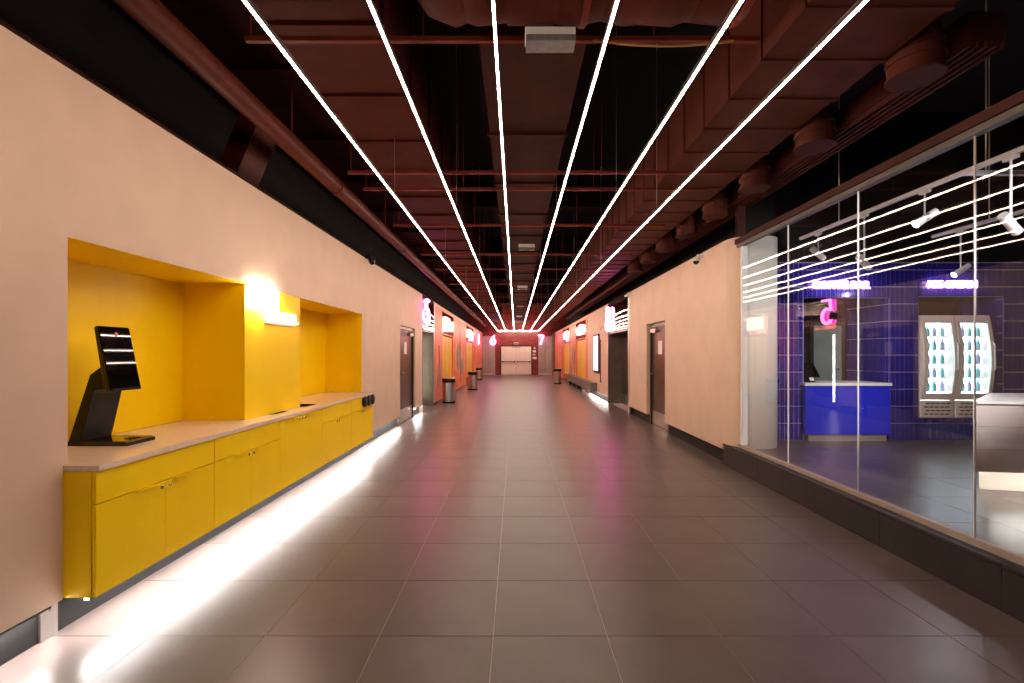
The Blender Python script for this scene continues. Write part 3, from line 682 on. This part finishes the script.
t = thing('neon_bar', 'thin vertical pink neon bar at the far end of the left wall', 'neon sign', (XL+.03, 29.5, 2.0)); obj('tube', tube(nb(), [(XL+.04, 29.5, 2.1), (XL+.04, 29.5, 2.75)], .03, 8), 'neon', t, True); obj('mount', box(nb(), XL-.0, XL+.012, 29.46, 29.54, 2.0, 2.85), 'alu', t)
obj('edge_trim', box(nb(), XL+.0, XL+.014, 13.46, 13.56, .05, 2.9), 'alu', ml)

# ------------------------------------------------------------------ bins, bench, poster
def bin_(label, x, y, h=.75, r=.2):
    t = thing('litter_bin', label, 'bin', (x, y, 0), 'steel litter bins along the walls')
    obj('base_ring', lathe(nb(), [(r*.98, 0), (r*1.0, .01), (r*1.0, .05), (r*.97, .055)], (x, y, .0005), 'z', 28), 'black', t, True)
    obj('drum', lathe(nb(), [(r*.96, .055), (r*.96, h-.13)], (x, y, 0), 'z', 28), 'steel', t, True)
    obj('collar', lathe(nb(), [(r*.99, h-.129), (r*1.02, h-.12), (r*1.02, h-.03), (r*.96, h-.005)], (x, y, 0), 'z', 28), 'black', t, True)
    obj('lid', lathe(nb(), [(r*.94, h-.0049), (r*.85, h+.01), (r*.3, h+.018)], (x, y, 0), 'z', 28), 'steel', t, True)
bin_('steel litter bin with black rim, nearest along the left wall', -2.03, 14.15)
bin_('steel litter bin with black rim, second along the left wall', -1.78, 19.3)
bin_('dark-rimmed litter bin farthest along the left wall', -2.08, 26.6, .7, .18)
bin_('steel litter bin standing on the right side near the far end', 2.09, 23.2)
t = thing('poster_screen', 'tall lit poster screen on the right wall beyond the recess', 'screen', (XR, 15.95, .85)); obj('bezel', box(nb(), XR-.05, XR-.001, 15.45, 16.45, .84, 2.16, .006), 'black', t); obj('display', box(nb(), XR-.054, XR-.0502, 15.52, 16.38, .92, 2.09), 'screen', t)
d = sroot('door_7', (XR, 14.9, .2), 'flush service door between the recess and lit poster')
obj('leaf', box(nb(), XR-.012, XR-.001, 14.55, 15.15, .22, 2.2), 'plaster', d); obj('pull', tube(nb(), [(XR-.05, 15.05, .55), (XR-.05, 15.05, 1.95)], .016, 8), 'steel_dark', d); 
for z in (.6, 1.9): obj('pull_stay', tube(nb(), [(XR-.012, 15.05, z), (XR-.05, 15.05, z)], .012, 6), 'steel_dark', d)
o = thing('wall_sensor', 'tiny pale sensor above the flush service door', 'sensor', (XR, 15.05, 2.3)); obj('case', box(nb(), XR-.05, XR-.001, 15.0, 15.1, 2.27, 2.37, .01), 'white', o); obj('window', box(nb(), XR-.054, XR-.0505, 15.02, 15.08, 2.29, 2.32), 'black', o)
t = thing('wall_bench', 'long grey wall-hung bench in front of the right mural', 'bench', (2.6, 20, .2)); obj('seat', box(nb(), 2.56, 2.79, 15.9, 23.4, .40, .5, .01), 'grey_bench', t); obj('apron', box(nb(), 2.58, 2.79, 15.95, 23.35, .2, .399), 'grey_bench', t)
for k in range(4): obj('leg', box(nb(), 2.62, 2.75, 18.2+k*1.5, 18.3+k*1.5, 0, .199), 'steel_dark', t)

# ------------------------------------------------------------------ bar furniture behind the glass
t = thing('service_counter', 'glossy blue service counter with white top in the tiled kiosk', 'counter', (4.65, 6.7, RF))
obj('front', box(nb(), 4.01, 5.19, 6.44, 6.47, RF+.10, 1.045, .004), 'blue', t); obj('carcass', box(nb(), 4.09, 5.18, 6.471, 6.95, RF+.10, 1.045), 'blue', t)
obj('worktop', (lambda b: (box(b, 4.0, 5.2, 6.42, 6.54, 1.046, 1.085), box(b, 4.07, 5.2, 6.54, 7.0, 1.046, 1.085), b)[2])(nb()), 'white', t); obj('toe_kick', box(nb(), 4.09, 5.18, 6.49, 6.9, RF, RF+.099), 'rail', t)
t = thing('payment_terminal', 'small black payment terminal on the blue counter', 'terminal', (4.17, 6.62, 1.085))
obj('stand', prism(nb(), [(6.56, 1.0855), (6.74, 1.0855), (6.70, 1.10), (6.67, 1.20), (6.63, 1.20), (6.62, 1.10)], 'x', 4.12, 4.26), 'black', t)
obj('display', prism(nb(), [(6.56, 1.16), (6.58, 1.15), (6.74, 1.34), (6.72, 1.36)], 'x', 4.09, 4.30), 'black_gloss', t)
obj('slip', prism(nb(), [(6.548, 1.11), (6.552, 1.11), (6.60, 1.19), (6.596, 1.19)], 'x', 4.15, 4.21), 'paper', t)
def fridge(x0, x1, label, sd):
    t = thing('display_fridge', label, 'fridge', ((x0+x1)/2, 6.9, .58), 'display fridges in the tiled niche')
    z0, z1 = .581, 2.03; zg = .84; bow = lambda z: 6.55-.08*math.sin(PI*max(0, min(1, (z-zg+.1)/(z1-zg+.1))))
    zz = [z0, .60] + [zg+(z1-zg)*k/12 for k in range(13)]
    prof = [(bow(z)+.05, z) for z in zz]; side = [(7.15, z0)] + prof + [(7.15, z1)]
    for xa, xb in ((x0, x0+.03), (x1-.03, x1)): obj('side_panel', prism(nb(), side, 'x', xa, xb), 'cream', t)
    obj('back_panel', box(nb(), x0+.03, x1-.03, 7.10, 7.15, z0, z1), 'cream', t); obj('top_panel', box(nb(), x0+.03, x1-.03, 6.62, 7.10, z1-.04, z1), 'cream', t); obj('base_panel', box(nb(), x0+.03, x1-.03, 6.62, 7.10, z0, zg-.02), 'cream', t)
    obj('light_panel', box(nb(), x0+.035, x1-.035, 6.70, 6.73, zg, z1-.05), 'fridge_light', t, label='white glowing interior')
    dz = [zg+(z1-zg)*k/16 for k in range(17)]; fw = .055
    d = obj('door', (lambda b: ([prism(b, [(bow(z), z) for z in dz]+[(bow(z)+.045, z) for z in dz[::-1]], 'x', a, c) for a, c in ((x0+.004, x0+fw), (x1-fw, x1-.004))],
        prism(b, [(bow(zg), zg), (bow(zg+.09), zg+.09), (bow(zg+.09)+.045, zg+.09), (bow(zg)+.045, zg)], 'x', x0+fw, x1-fw), prism(b, [(bow(z1-.11), z1-.11), (bow(z1), z1), (bow(z1)+.045, z1), (bow(z1-.11)+.045, z1-.11)], 'x', x0+fw, x1-fw), b)[3])(nb()), 'cream', t)
    gz = [zg+.09+(z1-.11-zg-.09)*k/12 for k in range(13)]
    obj('glass', prism(nb(), [(bow(z)+.015, z) for z in gz]+[(bow(z)+.021, z) for z in gz[::-1]], 'x', x0+fw, x1-fw), 'glass', d)
    obj('handle', tube(nb(), [(x1-.03, bow(1.3), 1.25), (x1-.03, bow(1.3)-.03, 1.28), (x1-.03, bow(1.6)-.03, 1.62), (x1-.03, bow(1.6), 1.65)], .009, 8), 'white', d)
    gp = obj('grille_panel', box(nb(), x0+.004, x1-.004, 6.545, 6.60, z0+.01, zg-.012, .01), 'cream', t)
    for r_ in range(4):
        for c_ in range(5):
            xs_ = x0+.05+c_*(x1-x0-.1)/5+(.02 if r_ % 2 else 0); zs_ = z0+.05+r_*.05
            b = nb(); box(b, xs_, xs_+(x1-x0)/9, 6.538, 6.544, zs_, zs_+.016); obj('vent_slot', b, 'grille', gp)
    for k in range(5):
        z = .96+k*.195; obj('shelf', box(nb(), x0+.04, x1-.04, 6.60, 6.695, z-.012, z), 'shelf', t)
        for q in range(4):
            x = x0+.085+q*(x1-x0-.17)/3; y = 6.635+.008*((q*7+k*3) % 3)
            o = tag(obj('drink_bottle', lathe(nb(), [(.026, 0), (.03, .01), (.03, .09), (.012, .125), (.012, .155)], (x, y, z+.0005), 'z', 10), 'bottle_teal' if (k+q+sd) % 3 else 'bottle_violet', None, True), '%s bottle, %s from left, %s shelf of the %s display fridge' % ('teal' if (k+q+sd) % 3 else 'violet', ['first', 'second', 'third', 'fourth'][q], ['lowest', 'second lowest', 'middle', 'second highest', 'top'][k], 'left' if sd == 0 else 'right'), 'bottle', 'bottles in the %s display fridge' % ('left' if sd == 0 else 'right'))
fridge(5.70, 6.17, 'cream display fridge with glowing interior, left of the pair', 0)
fridge(6.19, 6.68, 'cream display fridge with glowing interior, right of the pair', 1)
# illuminated lettering over the openings
def wall_sign(txt, xc, zc, size, label):
    t = thing('neon_lettering', label, 'sign', (xc, YW-.02, zc-.1))
    obj('letters', text_bm(txt, size, .03, lambda u, v, w: (xc+u, YW-.05-w, zc+v)), 'neon_white', t)
    obj('rail', box(nb(), xc-.36, xc+.36, YW-.034, YW-.005, zc-.012, zc+.012), 'alu', t)
wall_sign('COFFEE BAR', 4.55, 2.445, .143, 'glowing pink white lettering on blue tiles above the service counter')
wall_sign('ICE CREAM', 6.11, 2.455, .138, 'glowing pink white lettering on blue tiles above the display fridges')
# pale island counter
t = thing('island_counter', 'pale wood island counter behind the glass at the right edge', 'counter', (4.6, 3.6, RF))
def IP(o, z0, z1):      # angled-end island plan, inset by o
    return prism(nb(), [(3.72+o, 3.78+o*.9), (6.2, 3.40+o), (6.2, 4.5-o), (4.62+o*.3, 4.5-o)], 'z', z0, z1)
for k in range(3): obj('board', IP(0, .53+k*.184, .53+(k+1)*.184-.003), 'white_oak', t)
obj('worktop', IP(-.02, 1.082, 1.105), 'white', t); obj('base', IP(.45, RF, .529), 'cream', t)
b = nb(); prism(b, [(3.95, 3.83), (6.1, 3.50), (6.1, 3.52), (3.95, 3.85)], 'z', .521, .5295); obj('light_strip', b, 'led_room', t, label='white glow strip under the counter')
# lighting tracks and spotlights
def track(label, p0, p1):
    t = thing('lighting_track', label, 'track', ((p0[0]+p1[0])/2, (p0[1]+p1[1])/2, p0[2])); 
    x0, x1 = sorted((p0[0], p1[0])); y0, y1 = sorted((p0[1], p1[1])); z = p0[2]
    w = .018
    obj('rail', box(nb(), x0-w, x1+w, y0-w, y1+w, z, z+.035), 'spot_white', t)
    for k in (0.1, .5, .9): obj('hanging_rod', tube(nb(), [(x0+(x1-x0)*k, y0+(y1-y0)*k, z+.035), (x0+(x1-x0)*k, y0+(y1-y0)*k, 4.95)], .006, 6), 'spot_white', t)
ZK = 2.985
track('white lighting track nearest the glass partition', (3.75, -1, ZK), (3.75, 6.1, ZK)); track('white lighting track above the display fridges', (5.40, -1, ZK), (5.40, 6.0, ZK)); track('white cross track joining the two long lighting tracks', (3.79, 3.9, ZK), (5.36, 3.9, ZK))
def spot(label, x, y, drop, aim, lens, power, blend=.5, ang=60):
    z = ZK-drop; t = thing('track_spotlight', label, 'spotlight', (x, y, z), 'white track spotlights in the bar')
    obj('adapter', box(nb(), x-.015, x+.015, y-.05, y+.05, ZK-.03, ZK-.0005), 'spot_white', t)
    obj('stem', tube(nb(), [(x, y, ZK-.03), (x, y, z)], .008, 8), 'spot_white', t)
    d = (Vector(aim)-Vector((x, y, z))).normalized(); c = Vector((x, y, z-.02))
    obj('body', tube(nb(), [c-d*.11, c+d*.09], .034, 16), 'spot_white', t, True)
    obj('lens', tube(nb(), [c+d*.0905, c+d*.094], .029, 16), lens, t)
    l = bpy.data.lights.new('spot', 'SPOT'); l.energy = power; l.spot_size = math.radians(ang); l.spot_blend = blend; l.shadow_soft_size = .03; l.color = (1, .95, .92)
    lo = bpy.data.objects.new('spot_beam', l); C.objects.link(lo); lo.location = c+d*.11-Vector((x, y, z)); lo.parent = t; lo.rotation_euler = d.to_track_quat('-Z', 'Y').to_euler()
spot('white spotlight nearest the rounded column, on the track by the glass', 3.75, 5.76, .24, (4.75, 5.90, 2.0), 'lens_dim', 28, ang=110)
spot('white spotlight second from the rounded column, aimed away', 3.75, 5.0, .50, (4.75, 5.35, 1.75), 'lens_dim', 30, ang=110)
spot('brightly lit white spotlight in the middle of the near track', 3.75, 4.26, .24, (2.75, 4.45, 2.05), 'lens', 25, ang=80)
spot('brightly lit white spotlight in front of the pink lettering', 5.40, 5.64, .47, (4.4, 5.75, 1.85), 'lens', 32, ang=110)
spot('white spotlight at the right edge, closest to the camera', 3.75, 3.52, .50, (4.75, 3.8, 1.75), 'lens_dim', 42, ang=110)
spot('added unseen spotlight on the near track, brightening column and island', 3.75, 1.5, .40, (3.25, 5.9, 1.5), 'lens_dim', 360, ang=58)  # lamp added out of view to brighten the wall end and the island
